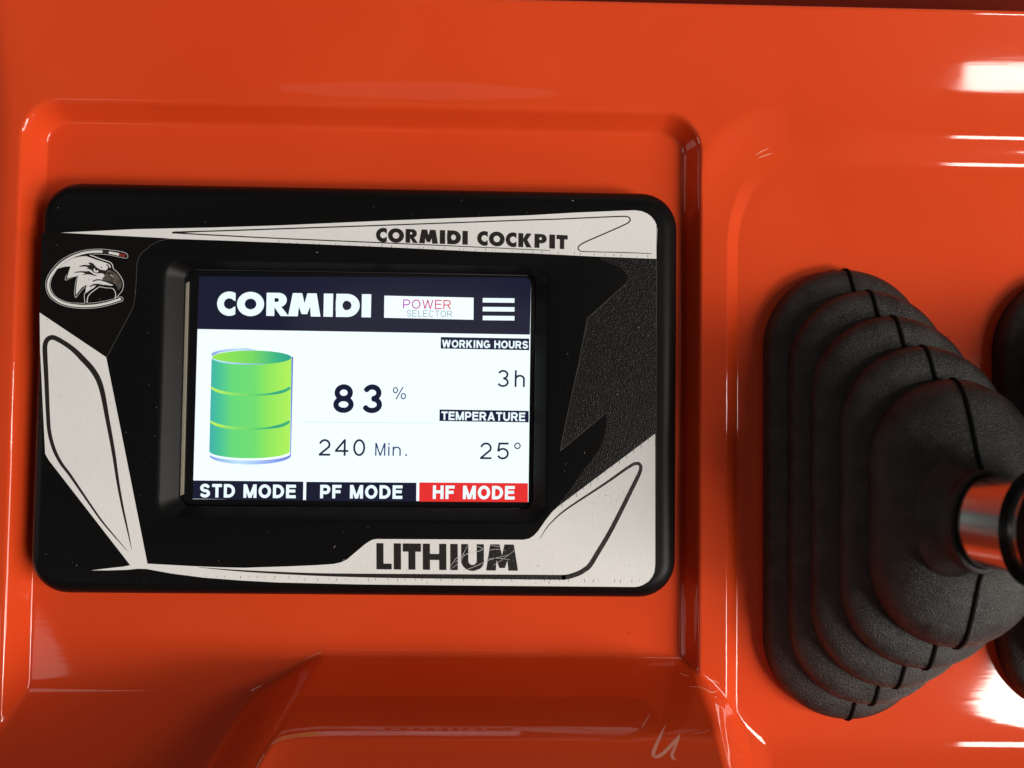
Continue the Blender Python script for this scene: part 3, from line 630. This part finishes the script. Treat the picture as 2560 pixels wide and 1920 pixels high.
oc_ = [(1970, 425, 9), (2015, 400, 9), (2020, 350, 9), (1960, 295, 9), (1800, 255, 9), (1500, 215, 9), (1250, 212, 9), (1030, 235, 9), (820, 290, 9), (640, 370, 9), (470, 475, 9), (340, 600, 9), (230, 740, 9), (155, 890, 9), (132, 1030, 9), (155, 1180, 9), (215, 1300, 9), (320, 1400, 9), (470, 1485, 9), (650, 1540, 9), (860, 1570, 9), (1080, 1578, 9), (1310, 1560, 9), (1560, 1510, 9), (1780, 1445, 9), (1890, 1410, 9), (1915, 1360, 9), (1880, 1310, 9), (1800, 1320, 9)]
em('emblem_outline', merge(ribbon(oc_, 4), ribbon([(1980, 425, 8), (1800, 388, 8), (1600, 345, 8), (1400, 325, 8), (1220, 325, 8)], 4),
   ribbon([(400, 665, 8), (320, 780, 8), (262, 900, 8), (238, 1030, 8), (255, 1130, 8), (310, 1240, 8), (400, 1330, 8), (540, 1400, 8), (700, 1445, 8), (1040, 1460, 8)], 4),
   ribbon([(1100, 1455, 8), (1300, 1440, 8), (1560, 1390, 8), (1740, 1345, 8)], 4),
   ribbon([(1145, 340, 20), (1300, 400, 20), (1450, 455, 20), (1600, 505, 18), (1650, 545, 18), (1680, 600, 18), (1692, 660, 12), (1800, 760, 12), (1870, 860, 14), (1915, 960, 14), (1920, 1060, 12), (1890, 1170, 12), (1800, 1285, 12), (1760, 1330, 14)], 5),
   ribbon([(1730, 1340, 22), (1745, 1250, 18), (1725, 1180, 16), (1690, 1130, 16), (1640, 1110, 12), (1500, 1100, 12), (1400, 1080, 14), (1350, 1090, 16), (1250, 1160, 18), (1160, 1230, 18), (1100, 1320, 18), (1085, 1455, 20)], 5),
   ribbon([(1035, 1450, 14), (1020, 1300, 12), (1030, 1220, 12)], 4), ribbon([(610, 800, 8), (580, 910, 10), (620, 920, 8), (720, 870, 8), (850, 838, 8), (820, 980, 9), (795, 1180, 9), (800, 1280, 10), (825, 1325, 12), (860, 1290, 10), (950, 1170, 9), (1045, 1080, 8)], 4)), M_white, 2)
head = [(410, 662), (520, 560), (640, 480), (760, 420), (900, 385), (1060, 370), (1130, 395), (1300, 455), (1460, 505), (1560, 540), (1610, 570), (1632, 620), (1620, 645), (1570, 640), (1535, 690), (1500, 702), (1460, 700), (1500, 760), (1440, 762), (1480, 800), (1490, 830), (1450, 870), (1430, 900), (1440, 920), (1400, 930), (1520, 960), (1620, 1000), (1690, 1045), (1640, 1052), (1480, 1030), (1300, 1042), (1240, 1100), (1140, 1160), (1040, 1235), (1055, 1130), (1072, 1030), (960, 1100), (880, 1200), (825, 1275), (830, 1120), (850, 960), (880, 818), (740, 850), (620, 885), (660, 740), (705, 610), (600, 610), (500, 630)]
em('emblem_head', poly_shapes(head), M_white, 2)
bl = [[(885, 628), (940, 590), (1020, 572), (1130, 580), (1155, 572), (1110, 525), (1170, 518), (1225, 540), (1290, 620), (1390, 680), (1500, 702), (1530, 690), (1520, 740), (1480, 790), (1420, 765), (1360, 765), (1300, 772), (1240, 750), (1180, 690), (1120, 668), (1060, 665), (1120, 640), (1060, 612), (960, 612)],
      [(765, 770), (850, 728), (960, 718), (1060, 722), (1130, 715), (1180, 750), (1250, 800), (1320, 818), (1260, 828), (1170, 800), (1090, 790), (970, 805), (1050, 770), (960, 745), (860, 750)],
      [(1215, 970), (1225, 930), (1300, 905), (1380, 905), (1450, 925), (1580, 965), (1700, 1000), (1700, 1045), (1620, 1010), (1500, 965), (1400, 935), (1320, 930), (1260, 945)],
      [(1145, 1020), (1160, 1060), (1230, 1015), (1330, 1005), (1450, 1030), (1560, 1055), (1480, 1075), (1340, 1045), (1240, 1050), (1150, 1088)],
      [(1515, 565), (1560, 600), (1570, 660), (1620, 660), (1600, 630), (1560, 560)], [(1410, 600), (1430, 648), (1408, 650)], ]
em('emblem_ink', merge(*[poly_shapes(p) for p in bl]), M_ink, 3)
em('emblem_eye', merge(poly_shapes([(1235, 665), (1260, 650), (1272, 690), (1300, 712), (1330, 690), (1352, 720), (1320, 750), (1270, 750), (1235, 715)])), M_white, 4)
em('emblem_beak', poly_shapes([(1520, 745), (1550, 705), (1600, 690), (1690, 720), (1780, 800), (1850, 890), (1880, 990), (1870, 1080), (1820, 1160), (1790, 1150), (1760, 1050), (1700, 990), (1600, 960), (1450, 925), (1440, 890), (1490, 850), (1500, 790)]), M_greyink, 3)
em('emblem_nostril', poly_shapes([(1570, 765), (1590, 740), (1625, 745), (1635, 770), (1600, 795), (1575, 790)]), M_ink, 4)
em('emblem_beak_line', ribbon([(1610, 800, 8), (1660, 825, 10), (1700, 858, 6)], 4), M_white, 4)

# ================================================================== LEVERS
# each fold: plan centre (u, v), half length, half width, level of its widest line
FOLDS = [(2176, 1153, 570, 206, 26), (2204, 1155, 508, 200, 92), (2231, 1159, 441, 197, 158), (2268, 1165, 370, 193, 224), (2301, 1171, 297, 188, 290)]
FOLDS = [(1256 + (u - 1256) * (2049 - h - FLOOR2) / (2049 - h), 880 + (v - 880) * (2049 - h - FLOOR2) / (2049 - h), L * (2049 - h - FLOOR2) / (2049 - h), W * (2049 - h - FLOOR2) / (2049 - h), h + FLOOR2) for u, v, L, W, h in FOLDS]
NSEG = 96
def stad(cu, cv, L, W, h, n=NSEG):
    """stadium ring with matching point order; long axis along v"""
    a = max(L - W, 0); pts = []
    for k in range(n):
        t = 2 * math.pi * k / n; c, s = math.cos(t), math.sin(t)
        pts.append(uvw(cu + W * c, cv - (a if s > 1e-9 else (-a if s < -1e-9 else 0)) - W * s, h))
    # straight sides: points at s=0 sit mid-way
    return pts
def lerp(a, b_, t): return a + (b_ - a) * t
def ring_at(A, B, t): return tuple(lerp(A[i], B[i], t) for i in range(4))
CB = (FOLDS[4][0] + 6, FOLDS[4][1] + 3)
def fold_rings(i):
    A = FOLDS[i]; z = A[4]; R = []
    if i == 0:
        R += [stad(A[0], A[1], A[2] - 4, A[3] - 4, FLOOR2 - 1), stad(A[0], A[1], A[2], A[3], FLOOR2 + 8), stad(A[0], A[1], A[2], A[3], FLOOR2 + 20)]
    else:
        for ins, dz in ((42, 30), (26, 27), (10, 19), (2, 8)): R.append(stad(A[0], A[1], A[2] - ins, A[3] - ins, z - dz))
    if i < 4:
        B = FOLDS[i + 1]; N = (A[0] + .25 * (B[0] - A[0]), A[1] + .25 * (B[1] - A[1]), B[2] - 26, B[3] - 38); dz = B[4] - z - 16
        for k in range(0, 13):
            t = k / 12; s = t ** 1.25; zz = 0.34 * (1 - math.exp(-t * 11)) + 0.66 * t ** 0.85
            cen = ring_at(A, N, s)
            R.append(stad(*cen, z + dz * zz))
        R.append(stad(N[0], N[1], N[2] - 12, N[3] - 12, z + dz + 1))
    else:
        N = (CB[0] - 8, CB[1], 98, 98)
        prof = [(0, 0), (.02, 14), (.07, 28), (.15, 42), (.27, 54), (.45, 68), (.65, 81), (.82, 92), (.93, 101), (1.0, 110)]
        for s, dz in prof: R.append(stad(*ring_at(A, N, s), z + dz))
    return R
def tube(path, r, n=8):
    P = [Vector(p) for p in path]; V = []; F = []
    for i, p in enumerate(P):
        t = (P[min(i + 1, len(P) - 1)] - P[max(i - 1, 0)]).normalized(); a = Vector((1, 0, 0)); a = (a - t * a.dot(t)).normalized(); b_ = t.cross(a)
        for k in range(n):
            q = 2 * math.pi * k / n; V.append(p + a * r * math.cos(q) + b_ * r * math.sin(q))
        if i:
            for k in range(n): F.append(((i - 1) * n + k, (i - 1) * n + (k + 1) % n, i * n + (k + 1) % n, i * n + k))
    n0 = len(V)
    F.append(tuple(range(n))); F.append(tuple(range(n0 - n, n0)))
    return V, F
def circ(cu, cv, r, h, n=64): return [uvw(cu + r * math.cos(2 * math.pi * k / n), cv - r * math.sin(2 * math.pi * k / n), h) for k in range(n)]
def build_lever():
    root = empty('control_lever', uvw(2176, 1153, 0))
    for i in range(5):
        R = fold_rings(i)
        f = loft('bellows_fold', R, M_rubber, root)
        for idx in (NSEG // 4, 3 * NSEG // 4):
            path = [r[idx] for r in (R[3:] if i else R[1:])]
            if i < 4: path = path[:-1]
            V, F = tube(path, 4.8 * S); mk('mould_seam', V, F, M_seam, f, smooth=True)
    # neck with a rolled lip, shaft and knob lean with the lever
    al = math.radians(24); ax = (math.sin(al), math.cos(al))
    def tc(r, s_, n=64):
        cu, ch = CB[0] - 27 + ax[0] * s_, 430 + ax[1] * s_
        return [uvw(cu + r * math.cos(2 * math.pi * k / n) * ax[1], CB[1] - r * math.sin(2 * math.pi * k / n), ch - r * math.cos(2 * math.pi * k / n) * ax[0]) for k in range(n)]
    prof = [(126, -34), (118, -16), (110, -4), (105, 5), (101, 16), (104, 23), (104, 28), (101, 31), (97, 31), (94, 30), (92, 27), (91.5, 0)]
    loft('boot_neck', [tc(r, h) for r, h in prof], M_rubber, root)
    loft('shaft', [tc(91, -20), tc(91, 60), tc(91, 260)], M_chrome, root)
    kc, kr = 294, 172; kp = [(86, 131), (100, 125), (112, 129)]
    for k in range(0, 25):
        a = math.radians(-66 + 156 * k / 24); kp.append((max(kr * math.cos(a), 1), kc + kr * math.sin(a)))
    kp = kp[:3] + [p for p in kp[3:] if p[1] > 133]
    loft('knob', [tc(r, h) for r, h in kp], M_knob, root, cap=True)
    return root
lever = build_lever()
G = 'control levers in rubber boots'
tag(lever, 'black ribbed rubber boot with chrome lever shaft, the fully visible one beside the display', 'control lever', G)
def copy_tree(o, parent=None):
    c = o.copy(); C.objects.link(c); c.parent = parent
    for ch in [x for x in bpy.data.objects if x.parent == o]: copy_tree(ch, c)
    return c
lv2 = copy_tree(lever); lv2.location.x += 590 * S
tag(lv2, 'black rubber lever boot cut off by the right edge of the photo', 'control lever', G)
